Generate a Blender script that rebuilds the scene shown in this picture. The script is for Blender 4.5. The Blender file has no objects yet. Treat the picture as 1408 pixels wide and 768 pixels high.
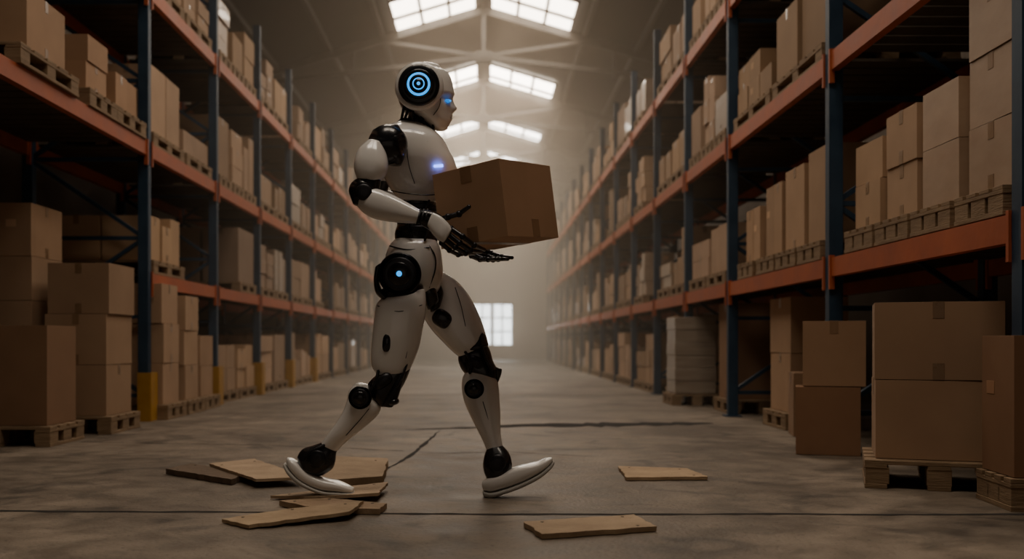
import bpy, math, random
from mathutils import Vector, Matrix, Euler
R = random.Random(7)
F = 1350.0; HC = 0.62; D0 = 4.0
scene = bpy.context.scene
COL = scene.collection

# ------------------------------------------------------------------ materials
def new_mat(name):
    m = bpy.data.materials.new(name); m.use_nodes = True
    nt = m.node_tree; nt.nodes.clear()
    out = nt.nodes.new('ShaderNodeOutputMaterial')
    b = nt.nodes.new('ShaderNodeBsdfPrincipled')
    nt.links.new(b.outputs[0], out.inputs[0])
    return m, nt, b
def noise_mat(name, c1, c2, scale=5, rough=0.6, bump=0.1, metal=0.0, bscale=None, tint=False, stretch=(1,1,1), coat=0.0, rvar=0.1, spec=0.5):
    m, nt, b = new_mat(name)
    N = nt.nodes.new; L = nt.links.new
    tc = N('ShaderNodeTexCoord'); mp = N('ShaderNodeMapping'); mp.inputs['Scale'].default_value = stretch
    L(tc.outputs['Object'], mp.inputs[0])
    n = N('ShaderNodeTexNoise'); n.inputs['Scale'].default_value = scale; n.inputs['Detail'].default_value = 6
    L(mp.outputs[0], n.inputs['Vector'])
    r = N('ShaderNodeValToRGB'); r.color_ramp.elements[0].position = .3; r.color_ramp.elements[1].position = .7
    r.color_ramp.elements[0].color = (*c1, 1); r.color_ramp.elements[1].color = (*c2, 1)
    L(n.outputs['Fac'], r.inputs[0])
    col = r.outputs[0]
    if tint:
        a = N('ShaderNodeAttribute'); a.attribute_name = 'tint'
        mx = N('ShaderNodeMix'); mx.data_type = 'RGBA'; mx.blend_type = 'MULTIPLY'; mx.inputs[0].default_value = 1
        L(col, mx.inputs[6]); L(a.outputs['Color'], mx.inputs[7]); col = mx.outputs[2]
    L(col, b.inputs['Base Color'])
    mr = N('ShaderNodeMapRange'); mr.inputs['To Min'].default_value = max(rough-rvar, .03); mr.inputs['To Max'].default_value = min(rough+rvar, 1)
    L(n.outputs['Fac'], mr.inputs[0]); L(mr.outputs[0], b.inputs['Roughness'])
    b.inputs['Metallic'].default_value = metal
    b.inputs['Coat Weight'].default_value = coat
    b.inputs['Specular IOR Level'].default_value = spec
    if bump:
        n2 = N('ShaderNodeTexNoise'); n2.inputs['Scale'].default_value = bscale or scale*4; n2.inputs['Detail'].default_value = 5
        L(mp.outputs[0], n2.inputs['Vector'])
        bp = N('ShaderNodeBump'); bp.inputs['Strength'].default_value = bump; bp.inputs['Distance'].default_value = .01
        L(n2.outputs['Fac'], bp.inputs['Height']); L(bp.outputs[0], b.inputs['Normal'])
    return m
def emit_mat(name, col, s):
    m, nt, b = new_mat(name)
    b.inputs['Base Color'].default_value = (*[min(c, 1)*.5 for c in col], 1)
    b.inputs['Emission Color'].default_value = (*col, 1); b.inputs['Emission Strength'].default_value = s
    return m

M = {}
M['card'] = noise_mat('cardboard', (.35,.23,.145), (.41,.275,.178), 4, .8, .03, tint=True, bscale=25)
M['tape'] = noise_mat('packing_tape', (.22,.14,.08), (.27,.175,.105), 10, .3, .03, tint=True)
M['wrap'] = noise_mat('stretch_wrap', (.25,.195,.15), (.36,.295,.23), 3, .35, .3, stretch=(1,1,8), bscale=9, coat=.3)
M['wcard'] = noise_mat('cardboard_under_film', (.35,.25,.175), (.41,.30,.215), 5, .42, .16, tint=True, stretch=(1,1,2), bscale=7, coat=.35)
M['wood'] = noise_mat('pallet_wood', (.19,.12,.065), (.30,.205,.12), 7, .8, .3, stretch=(1,1,6))
M['deck'] = noise_mat('deck_board', (.05,.037,.028), (.09,.067,.048), 5, .85, .1)
M['blue'] = noise_mat('blue_painted_steel', (.014,.036,.068), (.026,.058,.10), 6, .5, .1)
M['orange'] = noise_mat('orange_painted_steel', (.33,.072,.024), (.44,.105,.033), 5, .5, .1)
M['yellow'] = noise_mat('yellow_guard_paint', (.36,.18,.02), (.45,.24,.03), 9, .5, .1)
M['steel'] = noise_mat('roof_steel', (.05,.045,.04), (.09,.08,.07), 4, .6, .1)
M['roof'] = noise_mat('roof_sheet', (.03,.026,.022), (.05,.044,.037), 2, .8, .2)
M['wall'] = noise_mat('wall_plaster', (.14,.11,.085), (.21,.17,.135), 1.5, .9, .2)
M['wall_b'] = noise_mat('wall_brick_plaster', (.32,.22,.155), (.46,.34,.25), 1.5, .9, .2)
M['white'] = noise_mat('white_robot_shell', (.78,.76,.73), (.84,.82,.79), 2, .2, 0, coat=.8, rvar=.05)
M['black'] = noise_mat('black_robot_joint', (.006,.006,.007), (.014,.014,.016), 8, .25, .05, coat=.3)
M['dark'] = noise_mat('dark_gunmetal', (.02,.02,.023), (.05,.05,.055), 12, .35, .05, metal=.7)
M['sole'] = noise_mat('shoe_sole_rubber', (.38,.37,.34), (.48,.46,.43), 8, .5, .1)
M['cyan'] = emit_mat('cyan_led', (.0,.30,.85), 1.8)
M['cyan2'] = emit_mat('cyan_eye_glow', (.0,.22,.8), 1.0)
M['led'] = emit_mat('chest_led', (.12,.22,1.0), 5)
M['sky'] = emit_mat('added_skylight_pane', (1.0,.86,.70), 10.5)  # glow of the added skylights overhead, out of view
M['skyf'] = emit_mat('skylight_pane_bright', (1.0,.82,.64), 12)
M['skyb'] = emit_mat('skylight_pane_sunlit', (1.0,.80,.61), 20)
M['win'] = emit_mat('window_pane', (1.0,.84,.66), 11)
M['crack_and_shadow'] = noise_mat('joint_dirt_and_edge_shadow', (.012,.010,.008), (.03,.024,.02), 12, 1, .2)  # joint dirt, also the colour of the painted slab-edge shadow
M['plank'] = noise_mat('broken_board', (.30,.22,.145), (.42,.32,.22), 8, .85, .4, tint=True, bscale=40)
M['lamp'] = noise_mat('lamp_enamel', (.12,.11,.1), (.2,.18,.16), 5, .4, 0)

# concrete floor
def floor_mat():
    m, nt, b = new_mat('concrete_floor'); N = nt.nodes.new; L = nt.links.new
    tc = N('ShaderNodeTexCoord')
    def noise(s, d=8, dist=0):
        n = N('ShaderNodeTexNoise'); n.inputs['Scale'].default_value = s; n.inputs['Detail'].default_value = d
        n.inputs['Distortion'].default_value = dist; L(tc.outputs['Object'], n.inputs['Vector']); return n
    n1 = noise(1.1, 9, .8); n2 = noise(6, 9); n3 = noise(60, 4); n4 = noise(2.6, 7, 1.5)
    r = N('ShaderNodeValToRGB'); r.color_ramp.elements[0].position = .33; r.color_ramp.elements[1].position = .66
    r.color_ramp.elements[0].color = (.118,.092,.068,1); r.color_ramp.elements[1].color = (.245,.198,.152,1)
    L(n1.outputs['Fac'], r.inputs[0])
    r2 = N('ShaderNodeValToRGB'); r2.color_ramp.elements[0].position = .36; r2.color_ramp.elements[1].position = .62
    r2.color_ramp.elements[0].color = (.68,.66,.63,1); r2.color_ramp.elements[1].color = (1.1,1.08,1.05,1)
    L(n2.outputs['Fac'], r2.inputs[0])
    mx = N('ShaderNodeMix'); mx.data_type = 'RGBA'; mx.blend_type = 'MULTIPLY'; mx.inputs[0].default_value = 1
    L(r.outputs[0], mx.inputs[6]); L(r2.outputs[0], mx.inputs[7])
    # dark oily stains + specks
    st = N('ShaderNodeMapRange'); st.inputs['From Min'].default_value = .30; st.inputs['From Max'].default_value = .44
    st.inputs['To Min'].default_value = .5; L(n4.outputs['Fac'], st.inputs[0])
    sp = N('ShaderNodeMapRange'); sp.inputs['From Min'].default_value = .30; sp.inputs['From Max'].default_value = .40
    sp.inputs['To Min'].default_value = .5; L(n3.outputs['Fac'], sp.inputs[0])
    ml = N('ShaderNodeMath'); ml.operation='MULTIPLY'; L(st.outputs[0], ml.inputs[0]); L(sp.outputs[0], ml.inputs[1])
    mx2 = N('ShaderNodeMix'); mx2.data_type = 'RGBA'; mx2.blend_type = 'MULTIPLY'; mx2.inputs[0].default_value = 1
    L(mx.outputs[2], mx2.inputs[6]); L(ml.outputs[0], mx2.inputs[7])
    L(mx2.outputs[2], b.inputs['Base Color'])
    mr = N('ShaderNodeMapRange'); mr.inputs['To Min'].default_value = .40; mr.inputs['To Max'].default_value = .8
    L(n2.outputs['Fac'], mr.inputs[0]); L(mr.outputs[0], b.inputs['Roughness'])
    ad = N('ShaderNodeMath'); ad.operation = 'MULTIPLY_ADD'; L(n3.outputs['Fac'], ad.inputs[0]); ad.inputs[1].default_value = .35
    L(n2.outputs['Fac'], ad.inputs[2])
    bp = N('ShaderNodeBump'); bp.inputs['Strength'].default_value = .5; bp.inputs['Distance'].default_value = .015
    L(ad.outputs[0], bp.inputs['Height']); L(bp.outputs[0], b.inputs['Normal'])
    return m
M['floor'] = floor_mat()

# ------------------------------------------------------------------ mesh builder
class MB:
    def __init__(s, mats): s.v=[]; s.f=[]; s.m=[]; s.t=[]; s.sm=[]; s.mats=mats
    def add(s, vs, fs, mat=0, tint=(1,1,1), smooth=False):
        o=len(s.v); s.v += [tuple(v) for v in vs]
        for f in fs: s.f.append([i+o for i in f]); s.m.append(mat); s.t.append(tint); s.sm.append(smooth)
    def box(s, c, d, mat=0, rz=0, tint=(1,1,1), rot=None):
        m = (rot or Matrix.Rotation(rz,3,'Z'))
        vs=[]
        for x in(-.5,.5):
            for y in(-.5,.5):
                for z in(-.5,.5): vs.append(m@Vector((x*d[0],y*d[1],z*d[2]))+Vector(c))
        s.add(vs,[(0,1,3,2),(4,6,7,5),(0,4,5,1),(2,3,7,6),(0,2,6,4),(1,5,7,3)],mat,tint)
    def bar(s, a, b, w, h, mat=0, tint=(1,1,1)):
        a=Vector(a); b=Vector(b); d=b-a; q=d.to_track_quat('Y','Z').to_matrix()
        s.box((a+b)/2,(w,d.length,h),mat,rot=q,tint=tint)
    def obj(s, name, parent=None, bevel=0, loc=(0,0,0), rot=None):
        me=bpy.data.meshes.new(name); me.from_pydata(s.v,[],s.f)
        for m in s.mats: me.materials.append(M[m])
        me.polygons.foreach_set('material_index',s.m); me.polygons.foreach_set('use_smooth',s.sm)
        a=me.attributes.new('tint','FLOAT_COLOR','FACE')
        fl=[]
        for t in s.t: fl += [t[0],t[1],t[2],1]
        a.data.foreach_set('color',fl); me.update()
        o=bpy.data.objects.new(name,me); COL.objects.link(o); o.location=loc
        if rot: o.rotation_euler=rot
        if parent: o.parent=parent
        if bevel:
            bm=o.modifiers.new('b','BEVEL'); bm.width=bevel; bm.segments=2; bm.limit_method='ANGLE'
        return o
def empty(name, loc=(0,0,0)):
    e=bpy.data.objects.new(name,None); COL.objects.link(e); e.location=loc; e.empty_display_size=.1; return e

def card_tint():
    k=R.uniform(.68,1.32); w=R.uniform(-.08,.10)
    return (k*(1+w*.3),k,k*(1-w))
def add_carton(mb, c, d, rz=0, tint=None, tapes=True, body=0):
    """carton centred on c, with tape over the top seam running down two faces"""
    t=tint or card_tint(); mb.box(c,d,body,rz,t)
    if tapes:
        m=Matrix.Rotation(rz,3,'Z'); w=.045; c=Vector(c); e=.0015
        ax = 0 if d[0]>=d[1] else 1
        hh=min(.07,d[2]*.25)
        L=d[ax]
        if R.random()<.5: ax=1-ax; L=d[ax]
        dim=[w,w,e]; dim[ax]=L+2*e; mb.box(c+Vector((0,0,d[2]/2+e/2)),dim,1,rz,t)
        for sg in(-1,1):
            for zz in((1,-1) if R.random()<.6 else (1,)):
                off=[0,0,zz*(d[2]/2-hh/2)]; off[ax]=sg*(L/2+e/2); dd=[w,w,hh]; dd[ax]=e
                mb.box(c+m@Vector(off),dd,1,rz,t)
        if R.random()<.25:   # paper label
            ax2=1-ax; off=[0,0,d[2]*.12]; off[ax2]=-(d[ax2]/2+e/2); off[ax]=d[ax]*.22; dd=[.07,.07,.05]; dd[ax2]=e
            mb.box(c+m@Vector(off),dd,0,rz,tuple(q*1.5 for q in t))
def add_pallet(mb, x0,x1,y0,y1,z, h=.12, mat=0, rz=0, c=None):
    cx,cy=(x0+x1)/2,(y0+y1)/2; W=x1-x0; D=y1-y0; m=Matrix.Rotation(rz,3,'Z')
    def bx(x,y,zz,dx,dy,dz): mb.box(Vector((cx,cy,z+zz))+m@Vector((x,y,0)),(dx,dy,dz),mat,rz,(R.uniform(.8,1.1),)*3)
    for sx in(-1,0,1):
        bx(sx*(W/2-.045),0,.01,.09,D,.02)
        for sy in(-1,0,1): bx(sx*(W/2-.05),sy*(D/2-.06),h/2-.005,.095,.115,h-.05)
        bx(sx*(W/2-.045),0,h-.026,.09,D,.016)
    n=max(4,int(D/.14))
    for i in range(n):
        bw=D/n*.78; bx(0,-D/2+bw/2+(D-bw)*i/(n-1),h-.009,W,bw,.018)
TX=('card','tape','wcard')

# ------------------------------------------------------------------ room shell
W=4.7; Y0=-6; Y1=36; RZ=6.85; SL=.3
mb=MB(['floor']); mb.box(((0,(Y0+Y1)/2,-.1)),(2*W+.4,Y1-Y0+.4,.2)); mb.obj('floor')
EZ=RZ-SL*W
mb=MB(['wall']); mb.box((-W-.1,(Y0+Y1)/2,EZ/2),(.2,Y1-Y0,EZ)); mb.obj('wall_left')
mb=MB(['wall']); mb.box((W+.1,(Y0+Y1)/2,EZ/2),(.2,Y1-Y0,EZ)); mb.obj('wall_right')
# back wall with window opening
wx0,wx1,wz0,wz1=-.42,1.05,.5,2.02
mb=MB(['wall_b']); yb=Y1+.1
mb.box(((-W+wx0)/2,yb,RZ/2),(wx0+W,.2,RZ)); mb.box(((W+wx1)/2,yb,RZ/2),(W-wx1,.2,RZ))
mb.box(((wx0+wx1)/2,yb,wz0/2),(wx1-wx0,.2,wz0)); mb.box(((wx0+wx1)/2,yb,(wz1+RZ)/2),(wx1-wx0,.2,RZ-wz1)); mb.obj('wall_back')
mb=MB(['win','steel']); mb.box(((wx0+wx1)/2,yb+.02,(wz0+wz1)/2),(wx1-wx0,.02,wz1-wz0))
for i in range(5): mb.box((wx0+(wx1-wx0)*i/4,yb-.03,(wz0+wz1)/2),(.05 if i!=2 else .12,.06,wz1-wz0),1)
for i in range(4): mb.box(((wx0+wx1)/2,yb-.03,wz0+(wz1-wz0)*i/3),(wx1-wx0,.06,.05),1)
mb.obj('window_1')
# front wall (behind the camera) with a wide opening added for soft frontal fill
mb=MB(['wall']); yf=Y0-.1
mb.box((-3.9,yf,RZ/2),(1.6,.2,RZ)); mb.box((3.9,yf,RZ/2),(1.6,.2,RZ)); mb.box((0,yf,5.6),(6.2,.2,2.5)); mb.obj('wall_front')
# gabled ceiling
mb=MB(['roof'])
for sg in(-1,1):
    a=(0,Y0,RZ); b=(sg*(W+.2),Y0,RZ-SL*(W+.2)); c=(b[0],Y1,b[2]); d=(0,Y1,RZ)
    up=Vector((0,0,.12)); vs=[a,b,c,d]+[tuple(Vector(q)+up) for q in(a,b,c,d)]
    mb.add(vs,[(0,1,2,3),(7,6,5,4),(0,4,5,1),(1,5,6,2),(2,6,7,3),(3,7,4,0)])
mb.obj('ceiling')
# skylights; the nearer, out-of-view ones are added to light the aisle
sky_ranges=[(1.6,3.4),(6.6,8.4),(11.6,13.2),(16.4,18.2),(21.6,23.6),(26.8,28.6),(31.4,33.0)]
for y0,y1 in sky_ranges:
    mb=MB(['sky' if y0<9 else ('skyf' if y0<20 else 'skyb'),'steel'])
    for sg in(-1,1):
        xa,xb=.13*sg,1.6*sg
        def pz(x,o=.05): return RZ-SL*abs(x)-o
        mb.add([(xa,y0,pz(xa)),(xb,y0,pz(xb)),(xb,y1,pz(xb)),(xa,y1,pz(xa))],[(0,1,2,3)],0)
        for k in range(4):
            x=xa+(xb-xa)*k/3; mb.bar((x,y0,pz(x,.07)),(x,y1,pz(x,.07)),.05 ,.05,1)
        for yy in(y0,(y0+y1)/2,y1): mb.bar((xa,yy,pz(xa,.07)),(xb,yy,pz(xb,.07)),.05,.05,1)
    mb.obj('skylight')
# trusses + purlins
mb=MB(['steel'])
y=-3.0
ys=[]
while y<Y1: ys.append(y); y+=5.0
for y in ys:
    y+=2.6-1.6
    for sg in(-1,1):
        e=(sg*W,y,EZ-.12); r=(0,y,RZ-.15)
        mb.bar(e,r,.1,.14); k=(0,y,RZ-1.0)
        mb.bar(k,(sg*1.9,y,RZ-SL*1.9-.15),.07,.07); mb.bar(k,(sg*W,y,EZ-.15),.06,.08)
        mb.bar((sg*2.4,y,RZ-SL*2.4-.15),(sg*2.4,y,RZ-1.0-.4*1.0),.05,.05)
    mb.box((0,y,RZ-.6),(.08,.08,.9)); mb.box((0,y,RZ-1.0),(.3,.05,.2))
for sg in(-1,1):
    for x in(1.85,2.8,3.8): mb.box((sg*x,(Y0+Y1)/2,RZ-SL*x-.06),(.07,Y1-Y0,.1))
mb.obj('roof_truss')
# hanging lamps
def lathe(mb, c, prof, mat=0, n=32, axis='Y', smooth=True, cap=True):
    c=Vector(c); vs=[]; fs=[]
    for r,h in prof:
        for i in range(n):
            a=2*math.pi*i/n
            if axis=='Y': vs.append(c+Vector((r*math.cos(a),h,r*math.sin(a))))
            else: vs.append(c+Vector((r*math.cos(a),r*math.sin(a),h)))
    for j in range(len(prof)-1):
        for i in range(n): fs.append((j*n+i,j*n+(i+1)%n,(j+1)*n+(i+1)%n,(j+1)*n+i))
    if cap:
        fs.append(tuple(range(n))[::-1]); fs.append(tuple(range((len(prof)-1)*n,len(prof)*n)))
    mb.add(vs,fs,mat,(1,1,1),smooth)
for y in(24.6,):
    mb=MB(['lamp']); lathe(mb,(-.02,y,6.15),[(.27,0),(.25,.04),(.15,.15),(.06,.2),(.05,.3)],axis='Z',cap=True)
    mb.box((-.02,y,6.55),(.02,.02,.4)); mb.obj('pendant_lamp')

# ------------------------------------------------------------------ racks
def rack(X, sgn, ys, levels, skip, guards):
    par=empty('pallet_rack',(X,ys[0],0)); Dp=1.0; top=4.35
    ub=MB(['blue']); gb=MB(['yellow']); bb=MB(['orange','deck']); H=.085
    xs=[X+sgn*.045, X+sgn*(Dp-.045)]
    for y in ys:
        for x in xs:
            ub.box((x,y,top/2),(.07,H,top)); ub.box((x,y,.006),(.13,.14,.012))
            for k in(-1,1): ub.box((x+k*.037,y-.03,top/2),(.008,.02,top)); 
        z=.2; f=0
        while z<top-.3:
            ub.bar((xs[f],y,z),(xs[1-f],y,z+.62),.03,.03); ub.bar((xs[0],y,z),(xs[1],y,z),.03,.03); z+=.62; f=1-f
    for i,(a,b) in enumerate(zip(ys,ys[1:])):
        for j,z in enumerate(levels):
            if (i,j) in skip: continue
            for x in(xs[0]-sgn*.012,xs[1]):
                bb.box((x,(a+b)/2,z-.06),(.05,b-a-H-.004,.11)); 
                for yy in(a+H/2+.012,b-H/2-.012): bb.box((x-sgn*.02,yy,z-.09),(.03,.02,.2))
            n=int((b-a)/.16)
            for k in range(n):
                yy=a+H+(b-a-2*H)*(k+.5)/n
                bb.box(((xs[0]+xs[1])/2,yy,z-.011),(Dp-.16,(b-a-2*H)/n*.86,.018),1)
    for i in guards:
        y=ys[i]; gb.box((xs[0]-sgn*.062,y,.19),(.03,.16,.38)); gb.box((xs[0]-sgn*.02,y-.075,.19),(.1,.02,.38)); gb.box((xs[0]-sgn*.02,y+.075,.19),(.1,.02,.38))
    for o in(ub.obj('uprights'),bb.obj('beams_and_decks')):
        o.parent=par; o.matrix_parent_inverse=Matrix.Translation(-par.location)
    if guards:
        o=gb.obj('column_guards'); o.parent=par; o.matrix_parent_inverse=Matrix.Translation(-par.location)
    return par
XL=-2.63; XR=2.03
yl=[2.6,5.1,7.75]+[9.73+1.87*i for i in range(13)]
yr=[1.85,3.75,5.82,8.2]+[9.95+1.8*i for i in range(13)]
LL=[1.17,2.2,3.45]; LR=[1.12,2.33,3.5]
rack(XL,-1,yl,LL,{(0,0),(1,0)},[2,3,4,5,6])
rack(XR,1,yr,LR,set(),[])

def fill(mb,pb,X,sgn,a,b,z,clear,hmin=.35,hmax=.85,front=.02):
    """two pallets of stacked cartons in a bay"""
    n=R.choice([2,2,3]) if b-a>1.5 else 1
    w=(b-a-.12)/n
    for i in range(n):
        y0=a+.06+w*i+.03; y1=y0+w-.06
        if R.random()<.08: continue
        xa=X+sgn*front; xb=X+sgn*(front+.85)
        x0,x1=min(xa,xb),max(xa,xb)
        add_pallet(pb,x0,x1,y0,y1,z,.11)
        h=R.uniform(hmin,hmax); h=min(h,clear-.2)
        ny=R.choice([1,2,2,3]) if n==2 else R.choice([1,2]); nx=2; nz=R.choice([1,2,2,3]) if h>.45 else R.choice([1,2])
        base=card_tint(); body=2 if R.random()<.2 else 0
        cw=(y1-y0-.02)/ny; cd=.83/nx; 
        for iy in range(ny):
            nzz=nz+ (R.choice([-1,0,0]) if nz>1 else 0); ch=h/nz*R.choice([1,1,.85,1.1])
            while nzz*ch>clear-.18: nzz-=1
            for ix in range(nx):
                for iz in range(max(nzz,1)):
                    k=R.uniform(.90,1.10); t=tuple(q*k for q in base)
                    add_carton(mb,(xa+sgn*(.02+cd*(ix+.5)+R.uniform(-.012,.012)),y0+.01+cw*(iy+.5),z+.112+ch*(iz+.5)),
                               (cd-.028,cw-.022,ch-.004),R.uniform(-.025,.025),t,body=body)
def fill_rack(X,sgn,ys,levels,custom,low_h):
    for j,z in enumerate([0]+levels):
        mb=MB(TX); pb=MB(['wood'])
        nz=([0]+levels+[5.0])[j+1]
        for i,(a,b) in enumerate(zip(ys,ys[1:])):
            if (i,j) in custom: continue
            if j==3: fill(mb,pb,X,sgn,a+.05,b-.05,z,1.2,.3,.6)
            elif j==2: fill(mb,pb,X,sgn,a+.05,b-.05,z,nz-z-.12,.3,.62)
            else: fill(mb,pb,X,sgn,a+.05,b-.05,z,nz-z-.12,.3,low_h)
        if mb.v: mb.obj('stacked_cardboard_boxes'); pb.obj('stacked_wooden_pallets')
fill_rack(XL,-1,yl,LL,{(0,0),(0,1),(1,0),(1,1),(1,2),(2,0)},.62)
fill_rack(XR,1,yr,LR,{(1,0),(2,0),(3,0),(4,0),(1,1),(2,1),(1,2)},.62)

# --- hand-placed stacks -------------------------------------------------
def stack(name, cx,cy,z,w,d,hs,rz=0,tint=None,pallet=True,pw=None,pd=None,nx=1,ny=1,ph=.12,bev=.004,body=0):
    if pallet:
        pm=MB(['wood']); pw=pw or w+.06; pd=pd or d+.06
        add_pallet(pm,cx-pw/2,cx+pw/2,cy-pd/2,cy+pd/2,z,ph,rz=rz); pm.obj('wooden_pallet',bevel=.002); z+=ph+.001
    mb=MB(TX); m=Matrix.Rotation(rz,3,'Z')
    for h in hs:
        for i in range(nx):
            for j in range(ny):
                k=R.uniform(.93,1.07); t=tuple(q*k for q in(tint or card_tint()))
                o=m@Vector((-w/2+w/nx*(i+.5),-d/2+d/ny*(j+.5),0))
                jj=R.uniform(-.008,.008)
                add_carton(mb,(cx+o.x+jj,cy+o.y+jj,z+h/2),(w/nx-.014,d/ny-.014,h-.003),rz+R.uniform(-.015,.015),t,body=body)
        z+=h
    return mb.obj(name,bevel=bev)
S='cardboard_box_stack'
# left, ground of the nearest bay
stack('cardboard_box',-2.90,6.05,0,.62,.42,[.60],0,(.66,.55,.46),pw=.68,pd=.5)
stack(S,-2.745,6.86,0,.43,.48,[.345,.345,.345],0,(.90,.86,.81),pw=.5,pd=.56)
stack(S,-3.30,6.86,0,.5,.5,[.42,.36,.30,.36],0,(1.1,1.08,1.05),pw=.56,pd=.56)
stack(S,-2.76,8.06,0,.4,.42,[.33,.32,.32],0,(1.05,1.02,1.0),pw=.5,pd=.5)
stack(S,-2.76,8.62,0,.4,.4,[.30,.30,.30],0,(1.1,1.08,1.05),pw=.5,pd=.5)
stack(S,-2.78,9.2,0,.4,.42,[.28,.28],0,(1.05,1.0,.95),pw=.5,pd=.5)
# left, level 2 near bay
stack(S,-3.04,5.95,2.2,.80,.55,[.36],0,(1.0,.93,.86),pw=.85,pd=.8,nx=1,ny=1)
stack(S,-3.0,6.80,2.2,.66,.36,[.20,.18],0,(1.1,1.0,.92),pw=.75,pd=.5)
stack(S,-3.0,7.35,2.2,.66,.5,[.26],0,(1.1,1.0,.92),pw=.75,pd=.6,ny=2)
# right, foreground
rz=-.35
stack(S,1.985,4.33,0,.515,.44,[.338,.332],rz,(.92,.86,.80),pw=.58,pd=.54)
stack('cardboard_box',2.20,3.72,0,.50,.30,[.525],-.1,(.66,.52,.42),pw=.52,pd=.32)
stack('cardboard_box',1.93,5.50,0,.35,.26,[.375],-.3,(.76,.61,.50),pallet=False)
stack('cardboard_box',1.95,5.48,.377,.34,.25,[.36],-.33,(.95,.86,.78),pallet=False)
stack(S,2.36,7.15,0,.42,.5,[.42,.40],0,(1.15,1.1,1.05),pw=.5,pd=.56)
stack('cardboard_box',2.2,6.55,0,.3,.3,[.42],-.2,(.8,.7,.6),pallet=False)
stack(S,2.42,8.75,0,.55,.5,[.84],0,(.75,.66,.6),pw=.6,pd=.6)
# wrapped pallet
pm=MB(['wood']); add_pallet(pm,1.84,2.34,9.6,10.1,0,.11); pm.obj('wooden_pallet')
mb=MB(['wrap'])
for k in range(6):
    e=.008*(k%2); mb.box((2.08,9.85,.112+.065+.125*k),(.40+e,.44+e,.1248))
mb.obj('shrink_wrapped_pallet_load',bevel=.006)
stack(S,2.35,10.9,0,.5,.5,[.4,.4],0,(1,1,1))
# right, level 1
stack(S,2.40,4.93,1.12,.62,.37,[.27,.27],0,(1.15,1.13,1.1),pw=.72,pd=.40)
stack(S,2.40,5.36,1.12,.62,.37,[.25,.22],0,(1.2,1.18,1.12),pw=.72,pd=.40)
stack(S,2.40,4.50,1.12,.62,.37,[.28,.27],0,(1.1,1.05,1.0),pw=.72,pd=.40,body=2)
stack(S,2.42,4.06,1.12,.66,.37,[.29,.29,.28],0,(1.0,.96,.92),pw=.76,pd=.40,nx=2,body=2)
stack(S,2.42,2.9,1.12,.66,1.1,[.29,.29,.28],0,(1.0,.96,.92),pw=.76,pd=1.2,nx=2,ny=3)
for cy,h,t in((6.18,.60,1.0),(6.66,.56,1.12),(7.14,.52,1.05),(7.68,.42,1.2)):
    stack(S,2.40,cy,1.12,.6,.40,[h],0,(t,t*.97,t*.92),pw=.72,pd=.44,ny=R.choice([1,2]))

# ------------------------------------------------------------------ floor joints, painted edge shadow and debris
def fp(px,py):
    d=F*HC/(py-470); return ((px-665)/F*d, d)
mb=MB(['crack_and_shadow'])
def floor_strip(pts,w,seed,z=.0015,taper=False):
    rr=random.Random(seed); P=[]
    for (x0,y0),(x1,y1) in zip(pts,pts[1:]):
        n=max(3,int(math.hypot(x1-x0,y1-y0)/.06))
        for k in range(n):
            t=k/n; P.append((x0+(x1-x0)*t,y0+(y1-y0)*t))
    P.append(pts[-1]); vs=[];fs=[]
    wob=0; N_=len(P)
    for i,(x,y) in enumerate(P):
        a=P[min(i+1,N_-1)]; b=P[max(i-1,0)]; dx,dy=a[0]-b[0],a[1]-b[1]; l=math.hypot(dx,dy) or 1
        nx,ny=-dy/l,dx/l; wob=wob*.8+rr.uniform(-.006,.006); ww=w*rr.uniform(.55,1.3)
        if taper: ww*=math.sin(math.pi*(i+.3)/(N_+.3))**.6
        for s_ in(-1,1): vs.append((x+nx*(wob+s_*ww/2),y+ny*(wob+s_*ww/2),z))
    for i in range(len(P)-1): fs.append((2*i,2*i+1,2*i+3,2*i+2))
    mb.add(vs,fs)
floor_strip([(-4.6,3.62),(-1,3.585),(0,3.545),(4.6,3.5)],.028,1)
floor_strip([(-.55,6.95),(.2,7.2),(.5,7.35)],.12,2,taper=True)
floor_strip([(.1,7.3),(.7,7.35),(1.75,7.5)],.36,12,z=.0018,taper=True)  # wide dark strip paints the shadow of a raised slab edge
floor_strip([(-.30,6.9),(-.36,6.1),(-.40,5.4),(-.50,4.7)],.026,3,taper=True)
floor_strip([(-4.6,11.5),(4.6,11.4)],.04,4)
floor_strip([(-2.5,6.1),(-1.3,5.9),(-.45,5.6)],.010,5)
floor_strip([(-.40,5.4),(.1,5.55),(.6,5.3)],.010,15,taper=True)
mb.obj('floor_cracks_and_edge_shadow')
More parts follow.
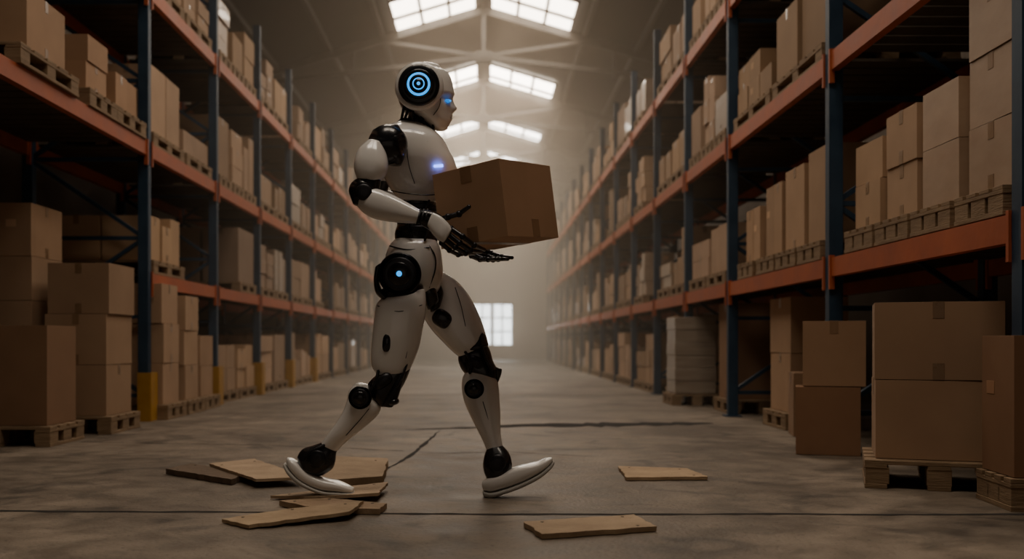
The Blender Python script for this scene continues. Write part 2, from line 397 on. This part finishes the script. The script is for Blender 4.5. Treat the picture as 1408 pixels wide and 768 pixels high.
def board(pts, z, th, tint, tilt=(0,0), name='broken_board', seed=0, notch=.006):
    """irregular flat board; pts = outline on the floor (x,y)"""
    rr=random.Random(seed); out=[]
    n=len(pts)
    for i in range(n):
        a=pts[i]; b=pts[(i+1)%n]; L=math.hypot(b[0]-a[0],b[1]-a[1]); k=max(2,int(L/.03))
        for j in range(k):
            t=j/k; am=notch if j else 0
            out.append((a[0]+(b[0]-a[0])*t+rr.uniform(-am,am),a[1]+(b[1]-a[1])*t+rr.uniform(-am,am)))
    m=len(out); mb=MB(['plank','crack_and_shadow']); x0=out[0][0]; y0=out[0][1]
    def zz(x,y): return z+tilt[0]*(x-x0)+tilt[1]*(y-y0)
    mn=min(zz(x,y) for x,y in out)
    sh=(.003-mn) if mn<.003 else 0
    vs=[(x,y,zz(x,y)+sh) for x,y in out]+[(x,y,zz(x,y)+sh+th) for x,y in out]
    fs=[tuple(range(m))[::-1],tuple(range(m,2*m))]+[(i,(i+1)%m,m+(i+1)%m,m+i) for i in range(m)]
    mb.add(vs,fs,0,tint)
    cx=sum(p[0] for p in pts)/n; cy=sum(p[1] for p in pts)/n
    for k in range(3):   # nail holes
        q=pts[k%n]; x=cx+(q[0]-cx)*.72; y=cy+(q[1]-cy)*.72
        lathe(mb,(x,y,zz(x,y)+sh+th),[(.006,-.001),(.006,.0006)],1,10,'Z',False)
    return mb.obj(name)
def Q(*p): return [fp(*q) for q in p]
board(Q((228,652),(262,644),(345,658),(318,667)),.003,.024,(.38,.34,.32),seed=1)
board(Q((288,648),(350,641),(420,668),(352,671)),.028,.012,(1.15,1.1,1.05),seed=2)
board(Q((395,652),(448,636),(533,640),(527,666),(450,672)),.004,.034,(1.0,.95,.88),seed=3)
board(Q((372,686),(452,680),(533,674),(520,690),(440,691)),.003,.012,(1.2,1.15,1.1),seed=4,tilt=(.05,0))
board(Q((384,696),(450,692),(532,700),(522,708),(420,704)),.003,.020,(1.0,.92,.85),seed=5)
board(Q((305,719),(400,709),(500,703),(480,716),(342,728)),.003,.012,(1.15,1.1,1.0),seed=6,tilt=(.04,.03))
board(Q((720,724),(872,714),(903,731),(745,742)),.003,.016,(1.1,1.05,.98),seed=7)
board(Q((850,645),(945,648),(973,660),(862,661)),.003,.014,(1.2,1.12,1.0),seed=8)

# ------------------------------------------------------------------ robot
robot=empty('humanoid_robot',(-.3,4.0,0))
def P(px,py,dy=0):
    d=D0+dy; return Vector(((px-665)/F*d, d, HC-(py-470)/F*d))
def finish(mb,name,parent=robot):
    o=mb.obj(name); o.parent=parent; o.matrix_parent_inverse=Matrix.Translation(-parent.location); return o
def cr(p0,p1,p2,p3,t):
    return [.5*((2*b)+(-a+c)*t+(2*a-5*b+4*c-d)*t*t+(-a+3*b-3*c+d)*t**3) for a,b,c,d in zip(p0,p1,p2,p3)]
def loft(mb, secs, mat=0, n=36, sub=5, p=2.3, cap=.35, mod=None):
    """secs: (xa,ya,xb,yb,half_thickness,depth_offset) front/back silhouette pairs of one shell"""
    S_=[secs[0]]+list(secs)+[secs[-1]]; rows=[]
    for i in range(len(secs)-1):
        for k in range(sub): rows.append(cr(S_[i],S_[i+1],S_[i+2],S_[i+3],k/sub))
    rows.append(list(secs[-1]))
    rings=[]
    for r in rows:
        A=P(r[0],r[1],r[5]); B=P(r[2],r[3],r[5]); rings.append(((A+B)/2,(B-A)/2,r[4]))
    ex0=[];ex1=[]
    for (lst,c0,c1) in((ex0,rings[0],rings[1]),(ex1,rings[-1],rings[-2])):
        d=(c0[0]-c1[0]).normalized(); dep=cap*min(c0[1].length,c0[2])*1.0
        for ph in(20,40,60,78): 
            a=math.radians(ph); lst.append((c0[0]+d*dep*math.sin(a),c0[1]*math.cos(a),c0[2]*math.cos(a)))
    rings=ex0[::-1]+rings+ex1
    vs=[];fs=[]
    nr=len(rings)
    for j,(c,u,t) in enumerate(rings):
        for i in range(n):
            a=2*math.pi*i/n; ca,sa=math.cos(a),math.sin(a)
            x=math.copysign(abs(ca)**(2/p),ca); y=math.copysign(abs(sa)**(2/p),sa)
            q=c+u*x+Vector((0,t*y,0))
            if mod: q=mod(q,a,c,u,t)
            vs.append(q)
    for j in range(nr-1):
        for i in range(n): fs.append((j*n+i,j*n+(i+1)%n,(j+1)*n+(i+1)%n,(j+1)*n+i))
    fs.append(tuple(range(n))[::-1]); fs.append(tuple(range((nr-1)*n,nr*n)))
    mb.add(vs,fs,mat,(1,1,1),True)
def pad(mb,px,py,dy,rx,ry,th,ang=0,mat=0,p=2.6):
    c=P(px,py,dy); s=(D0+dy)/F; n=28; vs=[];fs=[]; ca0,sa0=math.cos(ang),math.sin(ang)
    prof=[math.radians(q) for q in(-80,-55,-30,0,30,55,80)]
    for ph in prof:
        for i in range(n):
            a=2*math.pi*i/n; x=math.copysign(abs(math.cos(a))**(2/p),math.cos(a))*rx*s*math.cos(ph); z=math.copysign(abs(math.sin(a))**(2/p),math.sin(a))*ry*s*math.cos(ph)
            vs.append(c+Vector((x*ca0-z*sa0,th*math.sin(ph),x*sa0+z*ca0)))
    for j in range(len(prof)-1):
        for i in range(n): fs.append((j*n+i,j*n+(i+1)%n,(j+1)*n+(i+1)%n,(j+1)*n+i))
    fs.append(tuple(range(n))[::-1]); fs.append(tuple(range(6*n,7*n)))
    mb.add(vs,fs,mat,(1,1,1),True)
def ell(mb,c,r,mat=0,rot=None,nu=28,nv=16):
    vs=[];fs=[]; m=rot or Matrix.Identity(3); c=Vector(c)
    for j in range(1,nv):
        ph=math.pi*j/nv
        for i in range(nu):
            a=2*math.pi*i/nu; vs.append(c+m@Vector((r[0]*math.sin(ph)*math.cos(a),r[1]*math.sin(ph)*math.sin(a),r[2]*math.cos(ph))))
    for j in range(nv-2):
        for i in range(nu): fs.append((j*nu+i,(j+1)*nu+i,(j+1)*nu+(i+1)%nu,j*nu+(i+1)%nu))
    fs.append(tuple(range(nu))); fs.append(tuple(range((nv-2)*nu,(nv-1)*nu))[::-1])
    mb.add(vs,fs,mat,(1,1,1),True)
def tube(mb,pts,rad,mat=0,n=12,capr=True):
    pts=[Vector(p) for p in pts]
    for i in range(len(pts)-1):
        a,b=pts[i],pts[i+1]; d=(b-a).normalized(); q=d.to_track_quat('Z','Y').to_matrix()
        r0=rad[i] if isinstance(rad,(list,tuple)) else rad; r1=rad[i+1] if isinstance(rad,(list,tuple)) else rad
        vs=[]
        for c,r in((a,r0),(b,r1)):
            for k in range(n): t=2*math.pi*k/n; vs.append(c+q@Vector((r*math.cos(t),r*math.sin(t),0)))
        mb.add(vs,[(k,(k+1)%n,n+(k+1)%n,n+k) for k in range(n)],mat,(1,1,1),True)
    for i,p in enumerate(pts):
        r=rad[i] if isinstance(rad,(list,tuple)) else rad
        ell(mb,p,(r*1.02,)*3,mat,nu=12,nv=8)
def curve_pts(ctrl,k=6):
    S_=[ctrl[0]]+list(ctrl)+[ctrl[-1]]; out=[]
    for i in range(len(ctrl)-1):
        for j in range(k): out.append(cr(S_[i],S_[i+1],S_[i+2],S_[i+3],j/k))
    out.append(list(ctrl[-1])); return out
def cable(mb,ctrl,r,mat=0): tube(mb,[P(*c) for c in curve_pts(ctrl)],r,mat,n=8)

WB=['white','black','dark','cyan','led','cyan2','sole']
HDY=-.02
# head
def headmod(q,a,c,u,t):
    a2=a if a<=math.pi else a-2*math.pi
    q=Vector(q); q.y=c.y+(q.y-c.y)*(1-.22*math.cos(a))
    ppy=470-(q.z-HC)*F/(D0+HDY)
    nose=math.exp(-((ppy-149.5)/5.5)**2)*math.exp(-(a2/.2)**2)*.017
    brid=math.exp(-((ppy-142)/6)**2)*math.exp(-(a2/.2)**2)*.006
    brow=math.exp(-((ppy-130)/3.5)**2)*math.exp(-(a2/.9)**2)*.004
    eye=math.exp(-((ppy-138)/5)**2)*math.exp(-((abs(a2)-.62)/.3)**2)*.013
    lip=(math.exp(-((ppy-159.5)/1.8)**2)+math.exp(-((ppy-164.5)/1.8)**2))*math.exp(-(a2/.4)**2)*.0045
    cheek=math.exp(-((ppy-158)/9)**2)*math.exp(-((abs(a2)-1.0)/.35)**2)*.006
    q.x+=nose+brid+lip+brow-eye-cheek*.5
    return q
mb=MB(WB)
loft(mb,[(568,93,606,94,.045,HDY),(557,99,615,99,.066,HDY),(551,107,620,107,.077,HDY),(548,118,623,118,.083,HDY),(548,128,624,128,.084,HDY),
 (550,136,622,136,.082,HDY),(554,143,621.5,143,.079,HDY),(560,150,622,150,.074,HDY),(568,156,621,156,.068,HDY),(576,162,620.5,162,.06,HDY),(584,168,619.5,168,.05,HDY),(592,174,616,174.5,.036,HDY)],
 0,n=96,sub=6,p=2.15,cap=.5,mod=headmod)
finish(mb,'head')
mb=MB(WB)
for sg in(-1,1):
    ec=P(578,125,HDY); ec.y=D0+HDY+sg*.072
    s=sg
    def pr(l): return [(r,s*h) for r,h in l]
    lathe(mb,ec,pr([(.097,-.012),(.097,.004),(.090,.015),(.078,.017)]),0,56)
    lathe(mb,ec,pr([(.082,0),(.082,.021),(.077,.026),(.060,.026)]),1,56)
    lathe(mb,ec,pr([(.062,.02),(.062,.030),(.058,.034),(.05,.034)]),1,56)
    lathe(mb,ec,pr([(.046,.02),(.046,.036),(.044,.038),(.030,.038)]),3,56)
    lathe(mb,ec,pr([(.037,.03),(.037,.040),(.034,.042),(.01,.042)]),1,56)
    lathe(mb,ec,pr([(.024,.03),(.024,.0425),(.018,.0435)]),3,32)
    lathe(mb,ec,pr([(.0195,.03),(.0195,.0440),(.011,.0445)]),1,32)
    lathe(mb,ec,pr([(.007,.03),(.007,.046),(.002,.047)]),3,32)
finish(mb,'ear_discs')
mb=MB(WB)
loft(mb,[(549,110,562,112,.06,HDY),(546.5,122,560,122,.068,HDY),(547,134,562,134,.07,HDY),(551,145,570,145,.062,HDY),(560,153,578,153,.05,HDY)],1,p=2.2)
for sg in(-1,1):
    y=sg
    pts=[(592,95,HDY+.050*y),(601,104,HDY+.0725*y),(605,116,HDY+.0755*y),(606,130,HDY+.073*y),(604,146,HDY+.066*y),(596,158,HDY+.062*y)]
    cable(mb,pts,.0016,1)
    cable(mb,[(562,97,HDY+.06*y),(575,93,HDY+.05*y),(590,92.5,HDY+.046*y)],.0016,1)
finish(mb,'head_panels')
mb=MB(WB)
for sg in(-1,1):
    ell(mb,P(616,138.5,HDY+sg*.036),(.013,.014,.0062),5,Matrix.Rotation(sg*.5,3,'Z'))
    ell(mb,P(617.5,138.5,HDY+sg*.039),(.009,.008,.0036),3,Matrix.Rotation(sg*.5,3,'Z'))
finish(mb,'eyes')
mb=MB(WB); tube(mb,[P(620,162,HDY-.016),P(622.2,162.2,HDY-.006),P(622.5,162.2,HDY),P(622.2,162.2,HDY+.006),P(620,162,HDY+.016)],.0014,1); finish(mb,'mouth_line')
# neck
mb=MB(WB)
loft(mb,[(560,138,598,150,.045,0),(562,152,594,160,.044,0),(560,165,594,172,.047,0),(552,176,600,184,.06,0)],1)
for i,(a,b,y) in enumerate([(556,552,-.03),(562,556,-.045),(570,568,-.052),(580,582,-.05),(588,594,-.04),(556,552,.03),(574,574,.052)]):
    cable(mb,[(a,142,y),(a-2,154,y*1.05),(b,166,y*1.1),(b+2,176,y*1.3)],.0055,2 if i%2 else 1)
finish(mb,'neck')
# torso
mb=MB(WB)
loft(mb,[(549,168,588,174,.060,0),(536,174,602,184,.105,0),(524,186,612,195,.140,0),(519,202,619,209,.152,0),(520,218,626,223,.152,0),(525,235,629,239,.142,0),(532,252,622,255,.130,0),(541,266,611,268,.115,0),(549,277,600,279,.100,0)],0,n=56,p=2.5,cap=.15)
finish(mb,'torso_shell')
mb=MB(WB)
loft(mb,[(546,168,592,175,.062,0),(551,164,592,172,.055,0)],1,cap=.1)
mb.box(P(603,228,-.138),(.036,.02,.008),4,rot=Matrix.Rotation(-.1,3,'Y'))
for k in range(4): mb.box(P(574+k*4.5,196+k*.4,-.1425+.0022*k),(.004,.012,.016),1)
cable(mb,[(566,177,-.098),(560,200,-.148),(562,226,-.152),(570,252,-.13)],.0016,2)
cable(mb,[(538,262,-.085),(560,266,-.119),(590,268,-.108),(610,266,-.05)],.0022,1)
finish(mb,'chest_details')
# abdomen
mb=MB(WB)
loft(mb,[(553,270,600,272,.095,0),(552,288,600,290,.085,0),(548,305,600,307,.083,0),(543,322,602,325,.09,0),(545,338,600,340,.09,0)],1,n=40)
for k,yy in enumerate((284,294,304,314)): loft(mb,[(550-k*1.5,yy,602,yy+1,.092,0),(549-k*1.5,yy+5,602,yy+6,.092,0)],2,cap=.2)
cable(mb,[(556,276,-.1),(566,290,-.1),(560,306,-.098),(566,326,-.1)],.005,2)
cable(mb,[(590,276,-.09),(584,292,-.095),(590,310,-.09),(584,330,-.1)],.005,1)
finish(mb,'abdomen')
# pelvis
mb=MB(WB)
loft(mb,[(545,328,600,330,.085,0),(536,338,605,340,.108,0),(530,355,608,357,.118,0),(532,375,609,378,.115,0),(543,395,604,398,.10,0),(556,410,594,411,.07,0)],0,n=48,p=2.5,cap=.3)
finish(mb,'pelvis_shell')
mb=MB(WB); 
cable(mb,[(588,335,-.091),(598,352,-.094),(598,372,-.094),(590,395,-.086)],.003,1)
cable(mb,[(536,338,-.09),(560,343,-.113),(590,340,-.10)],.003,1)
finish(mb,'pelvis_seams')
# hip joints
def rings(mb,px,py,dy,R_,sg=-1,led=True):
    c=P(px,py,dy)
    lathe(mb,c,[(R_,-.02*-sg),(R_,sg*.012),(R_*.94,sg*.02),(R_*.8,sg*.02)],1,48)
    lathe(mb,c,[(R_*.78,sg*.01),(R_*.78,sg*.026),(R_*.72,sg*.03),(R_*.6,sg*.03)],2,48)
    lathe(mb,c,[(R_*.55,sg*.01),(R_*.55,sg*.034),(R_*.5,sg*.038),(R_*.1,sg*.04)],1,48)
    if led:
        lathe(mb,c,[(R_*.13,sg*.03),(R_*.13,sg*.043),(R_*.08,sg*.045)],3,24)
mb=MB(WB); rings(mb,550,377,-.148,.085,-1); rings(mb,585,382,.13,.08,1)
loft(mb,[(516,368,526,362,.03,-.13),(514,385,522,385,.035,-.13),(517,403,526,398,.04,-.13),(528,414,534,406,.04,-.13)],1)
finish(mb,'hip_joints')
# near (right) thigh
mb=MB(WB)
loft(mb,[(527,408,585,398,.055,-.11),(518,418,586,412,.066,-.12),(515,435,585,432,.072,-.125),(513,455,581,453,.072,-.128),(511,475,577,475,.068,-.13),(510,493,570,494,.062,-.132),(513,507,562,511,.055,-.134),(521,516,555,520,.046,-.134)],0,n=48,p=2.5,cap=.2)
finish(mb,'right_thigh_shell')
mb=MB(WB)
loft(mb,[(525,398,582,392,.055,-.11),(524,412,584,404,.060,-.115)],1)
pad(mb,532,471,-.190,6.5,14,.014,-.08,1)
cable(mb,[(519,420,-.165),(548,428,-.195),(580,419,-.170)],.0018,1)
cable(mb,[(566,430,-.188),(564,460,-.190),(558,492,-.186)],.0014,2)
loft(mb,[(575,398,592,385,.03,-.05),(582,410,600,398,.035,-.05),(588,425,603,412,.03,-.04)],1)
finish(mb,'right_thigh_details')
mb=MB(WB)
loft(mb,[(542,500,568,494,.040,-.134),(522,512,564,508,.050,-.134),(510,522,558,523,.052,-.136),(504,532,550,537,.050,-.138),(506,543,540,550,.046,-.14),(515,553,530,558,.034,-.14)],1,n=40)
loft(mb,[(545,518,557,514,.022,-.165),(537,534,552,532,.026,-.168),(528,548,546,550,.026,-.165),(524,556,540,559,.018,-.16)],2,n=24)
pad(mb,526,524,-.186,15,9,.016,.6,2); pad(mb,541,552,-.17,8,5,.03,.3,1)
cable(mb,[(560,498,-.17),(552,520,-.19),(540,540,-.185),(528,552,-.17)],.005,1)
cable(mb,[(520,510,-.18),(516,526,-.195),(508,538,-.19)],.006,2)
finish(mb,'right_knee_joint')
mb=MB(WB)
loft(mb,[(488,527,508,530,.034,-.142),(480,537,517,545,.048,-.142),(477,550,524,558,.054,-.144),(472,564,519,571,.054,-.146),(463,579,504,585,.048,-.148),(453,593,485,600,.041,-.15),(445,604,471,612,.034,-.15),(441,610,465,619,.030,-.15)],0,n=44,p=2.4,cap=.3)
finish(mb,'right_shin_shell')
mb=MB(WB); rings(mb,496,546,-.190,.045,-1,False)
cable(mb,[(507,562,-.197),(494,578,-.197),(476,598,-.190)],.0016,2)
finish(mb,'right_knee_disc')
mb=MB(WB)
loft(mb,[(442,608,464,617,.027,-.15),(430,612,462,625,.036,-.15),(416,617,461,634,.042,-.15),(409,628,457,644,.044,-.15),(411,640,446,652,.040,-.15)],1,n=36)
lathe(mb,P(436,630,-.188),[(.034,.01),(.034,-.006),(.03,-.012),(.01,-.012)],2)
cable(mb,[(445,612,-.18),(430,620,-.19),(418,634,-.185)],.006,2)
finish(mb,'right_ankle_joint')
def shoe(name,secs,soles,pl):
    mb=MB(WB); loft(mb,secs,0,n=40,p=2.8,cap=.5); loft(mb,soles,6,n=40,p=3.2,cap=.5)
    finish(mb,name)
shoe('right_foot',[(397,628,395,637,.022,-.15),(403,630,400,646,.036,-.15),(414,638,410,657,.042,-.15),(428,649,424,666,.045,-.15),(446,656,443,673,.049,-.15),(464,660,463,675,.050,-.15),(478,666,478,676,.042,-.15),(485,670,485,676,.028,-.15)],
 [(392,636,391,641,.024,-.15),(399,644,396,650,.038,-.15),(412,656,408,662,.044,-.15),(427,665,424,671,.047,-.15),(446,672,445,678,.051,-.15),(466,674,466,679.5,.052,-.15),(480,675,480,679.5,.044,-.15),(486,675,486,679,.03,-.15)],0)
# far (left) leg
mb=MB(WB)
loft(mb,[(572,400,606,372,.06,.09),(576,418,627,385,.070,.085),(583,437,643,403,.074,.075),(594,454,655,424,.073,.065),(609,470,664,446,.068,.055),(622,483,669,464,.060,.045),(632,491,668,477,.05,.04)],0,n=48,p=2.5,cap=.2)
finish(mb,'left_thigh_shell')
mb=MB(WB)
pad(mb,608,438,-.004,14,12,.014,-.6,1)
loft(mb,[(592,400,606,390,.03,.015),(590,415,610,403,.035,.012),(592,428,606,420,.03,.01)],1)
loft(mb,[(642,455,664,447,.05,.055),(643,468,669,462,.058,.05),(636,482,672,474,.062,.045)],1)
cable(mb,[(626,395,.02),(634,420,-.004),(640,448,-.010)],.0015,2)
finish(mb,'left_thigh_details')
mb=MB(WB)
loft(mb,[(636,478,668,470,.05,.045),(630,490,674,482,.054,.04),(632,502,678,496,.054,.036),(638,512,684,509,.050,.03),(650,522,682,524,.044,.026)],1,n=40)
loft(mb,[(668,500,686,506,.02,.03),(676,512,690,507,.02,.03),(684,526,690,510,.012,.03)],1)
cable(mb,[(640,484,-.01),(648,498,-.02),(646,512,-.02)],.006,2); cable(mb,[(662,476,-.01),(668,494,-.02),(676,508,-.02)],.006,2)
pad(mb,655,498,-.008,13,9,.02,-.5,2)
finish(mb,'left_knee_joint')
mb=MB(WB)
loft(mb,[(641,510,664,507,.036,.024),(636,519,682,520,.05,.022),(635,534,686,534,.055,.018),(638,551,687,550,.054,.012),(645,568,688,567,.050,.004),(653,584,688,583,.044,-.006),(661,600,689,599,.037,-.016),(667,613,691,611,.031,-.024),(670,621,692,618,.029,-.03)],0,n=44,p=2.4,cap=.3)
finish(mb,'left_shin_shell')
mb=MB(WB); rings(mb,652,534,-.03,.04,-1,False)
cable(mb,[(664,552,-.043),(671,575,-.046),(678,602,-.050)],.0016,2)
finish(mb,'left_knee_disc')
mb=MB(WB)
loft(mb,[(670,615,692,613,.027,-.03),(666,626,699,621,.036,-.04),(664,638,703,631,.042,-.05),(666,650,704,642,.043,-.055),(671,661,699,652,.038,-.06)],1,n=36)
lathe(mb,P(684,636,-.09),[(.034,.01),(.034,-.006),(.03,-.012),(.01,-.012)],2)
finish(mb,'left_ankle_joint')
shoe('left_foot',[(665,660,667,674,.024,-.065),(673,655,676,675,.038,-.065),(688,650,691,671,.044,-.065),(704,643,708,666,.046,-.065),(722,638,726,658,.048,-.065),(739,634,742,649,.046,-.065),(752,629,754,640,.036,-.065),(758,628,759,634,.022,-.065)],
 [(665,674,666,682,.026,-.065),(675,675,677,683,.04,-.065),(691,671,693,678,.046,-.065),(708,665,710,672,.048,-.065),(726,657,728,664,.05,-.065),(742,648,744,655,.048,-.065),(754,639,757,644,.038,-.065),(760,633,762,637,.024,-.065)],0)
# arms
def arm(side):
    f = 1 if side=='right' else -1   # right arm is nearest to the camera
    def D(v): return -v if f==1 else v
    px = 0 if f==1 else 12
    mb=MB(WB)
    ell(mb,P(533+px*.3,199,D(.185)),(.078,.058,.080),1,Matrix.Rotation(.3,3,'Y'))
    loft(mb,[(512,180,548,172,.03,D(.16)),(506,196,556,188,.05,D(.19)),(510,212,557,212,.045,D(.19)),(528,224,552,226,.03,D(.17))],1)
    finish(mb,side+'_shoulder_joint')
    mb=MB(WB)
    loft(mb,[(505+px,194,526+px,198,.038,D(.215)),(494+px,204,532+px,213,.052,D(.225)),(488+px,218,534+px,229,.057,D(.235)),(487+px,232,530+px,241,.054,D(.24)),(490+px,243,523+px,249,.044,D(.245))],0,n=40,p=2.4,cap=.35)
    cable(mb,[(497+px,214,D(.272)),(500+px,232,D(.290)),(504+px,246,D(.285))],.0015,2)
    finish(mb,side+'_upper_arm_shell')
    mb=MB(WB)
    ell(mb,P(501+px,262,D(.25)),(.060,.045,.052),1)
    loft(mb,[(493+px,244,524+px,248,.036,D(.248)),(486+px,254,521+px,262,.04,D(.25)),(481+px,266,512+px,276,.038,D(.25)),(485+px,279,498+px,283,.028,D(.25))],1)
    lathe(mb,P(500+px,264,D(.292)),[(.032,D(-.01)),(.032,D(.004)),(.026,D(.008)),(.008,D(.008))],2)
    finish(mb,side+'_elbow_joint')
    mb=MB(WB)
    if f==1:
        loft(mb,[(503,257,491,283,.034,-.25),(513,258,499,292,.044,-.254),(527,262,513,300,.047,-.260),(543,269,531,304,.045,-.268),(558,277,550,306,.040,-.277),(572,285,567,307,.033,-.285),(579,289,575,307,.029,-.29)],0,n=40,p=2.4,cap=.35)
    else:
        loft(mb,[(528,262,518,284,.034,.25),(545,264,536,298,.045,.25),(570,277,562,309,.044,.22),(600,296,594,322,.038,.18),(622,311,617,331,.03,.14)],0,n=40,p=2.4,cap=.35)
    finish(mb,side+'_forearm_shell')
arm('right'); arm('left')
# right hand (near side, wraps the lower edge of the carton)
mb=MB(WB)
loft(mb,[(576,288,572,306,.024,-.290),(586,288,580,310,.030,-.292),(598,291,590,316,.028,-.298),(607,296,598,322,.022,-.300)],1)
for k in range(3): cable(mb,[(578+k*5,288,-.305),(576+k*5,298,-.324),(573+k*5,308,-.305)],.004,2)
finish(mb,'right_wrist')
mb=MB(WB)
loft(mb,[(596,292,588,311,.013,-.326),(606,297,594,320,.015,-.330),(616,306,602,329,.015,-.334),(621,314,609,333,.012,-.334)],0,n=32,p=2.6,cap=.4)
finish(mb,'right_hand_back_shell')
mb=MB(WB)
loft(mb,[(600,295,592,318,.018,-.306),(612,302,600,328,.020,-.312),(622,312,610,336,.017,-.316)],1)
def finger(mb,pts,r,mat=1):
    p=[P(*q) for q in pts]; tube(mb,p,[r,r*.95,r*.88,r*.72][:len(p)],mat,n=12)
    for i,q in enumerate(p[:-1]): ell(mb,q,(r*1.22,)*3,2,nu=14,nv=9)
finger(mb,[(620,314,-.326),(636,325,-.342),(652,337,-.315),(666,343,-.235)],.0100)
finger(mb,[(617,322,-.322),(632,334,-.336),(647,344,-.290),(661,346,-.215)],.0103)
finger(mb,[(613,329,-.318),(626,340,-.325),(640,348,-.275),(652,348,-.200)],.0098)
finger(mb,[(607,334,-.312),(618,344,-.312),(630,350,-.262),(641,349,-.190)],.0088)
finger(mb,[(604,302,-.318),(616,298,-.330),(631,294,-.335),(645,284,-.345)],.0108)
finish(mb,'right_hand_fingers')
# left hand (far side of the carton)
mb=MB(WB)
loft(mb,[(618,311,613,331,.026,.14),(634,318,628,340,.028,.13),(650,328,642,350,.024,.12)],1)
loft(mb,[(634,318,626,340,.014,.15),(650,326,642,351,.015,.14),(662,335,655,354,.012,.125)],0)
finger(mb,[(660,340,.12),(676,348,.11),(690,353,.07),(704,354,.01)],.0105)
finger(mb,[(657,346,.115),(672,353,.10),(685,356,.06),(698,356,.0)],.0105)
finger(mb,[(653,350,.11),(666,356,.09),(678,357,.05),(690,356,-.01)],.010)
finger(mb,[(648,352,.105),(660,357,.08),(671,357,.04),(681,356,-.01)],.009)
finger(mb,[(640,322,.13),(655,314,.14),(668,308,.15),(680,302,.155)],.0112)
finish(mb,'left_hand')

# carried carton
def carton_obj(name,loc,rot,d,tint):
    mb=MB(['card','tape','crack_and_shadow']); mb.box((0,0,0),d,0,0,tint); e=.0012; w=.05
    t=tuple(q*.95 for q in tint)
    for z in(-1,1):
        mb.box((0,0,z*(d[2]/2+e/2)),(d[0]+2*e,w,e),1,0,t)
        for sx in(-1,1):
            mb.box((sx*(d[0]/2+e/2),0,z*(d[2]/2-.03)),(e,w,.06),1,0,t)
    for sy in(-1,1): mb.box((.02,sy*(d[1]/2+e/2),-(d[2]/2-.035)),(w,e,.07),1,0,t)
    o=mb.obj(name,bevel=.003); o.location=loc; o.rotation_euler=rot; return o
e=(Matrix.Rotation(math.radians(-7),4,'Y')@Matrix.Rotation(math.radians(55),4,'Z')).to_euler()
carton_obj('cardboard_box',(.050,3.85,1.150),e,(.366,.312,.288),(1.2,1.08,.98))

# ------------------------------------------------------------------ haze (two contiguous zones: thin, then dusty)
def haze(name,y0,y1,dens):
    m=bpy.data.materials.new(name); m.use_nodes=True; nt=m.node_tree; nt.nodes.clear()
    out=nt.nodes.new('ShaderNodeOutputMaterial'); vs=nt.nodes.new('ShaderNodeVolumeScatter')
    vs.inputs['Color'].default_value=(1,.84,.67,1); vs.inputs['Density'].default_value=dens; vs.inputs['Anisotropy'].default_value=.25
    nt.links.new(vs.outputs[0],out.inputs['Volume']); M[name]=m
    mb=MB([name]); mb.box((0,(y0+y1)/2,3.6),(2*W+1,y1-y0,7.8)); mb.obj('dusty_air_haze')
haze('thin_dust',8.0,17.99,.026); haze('thick_dust',18.0,Y1+.3,.068)
# sunlight entering through three of the skylights
for i,(x,y,tx,ty,en) in enumerate([(.6,17.3,-.6,14.5,450),(-.6,22.4,.9,19.0,1100),(.6,27.6,-.5,24.0,1300)]):
    l=bpy.data.lights.new('sun_through_skylight','SPOT'); l.energy=en; l.color=(1,.82,.62); l.spot_size=math.radians(42); l.spot_blend=.7; l.shadow_soft_size=.35
    o=bpy.data.objects.new('sun_through_skylight',l); COL.objects.link(o); o.location=(x,y,6.45)
    o.rotation_euler=(Vector((tx,ty,0))-o.location).to_track_quat('-Z','Y').to_euler()

# ------------------------------------------------------------------ world, camera
w=bpy.data.worlds.new('world'); scene.world=w; w.use_nodes=True
bg=w.node_tree.nodes['Background']; bg.inputs[0].default_value=(1,.83,.68,1); bg.inputs[1].default_value=.17
cam=bpy.data.cameras.new('camera'); co=bpy.data.objects.new('camera',cam); COL.objects.link(co)
co.location=(0,0,HC); co.rotation_euler=(math.radians(90),0,0)
cam.sensor_width=36; cam.lens=F*36/1408; cam.shift_x=39/1408; cam.shift_y=86/1408
cam.clip_end=200
cam.dof.use_dof=True; cam.dof.focus_distance=3.85; cam.dof.aperture_fstop=1.8
scene.camera=co
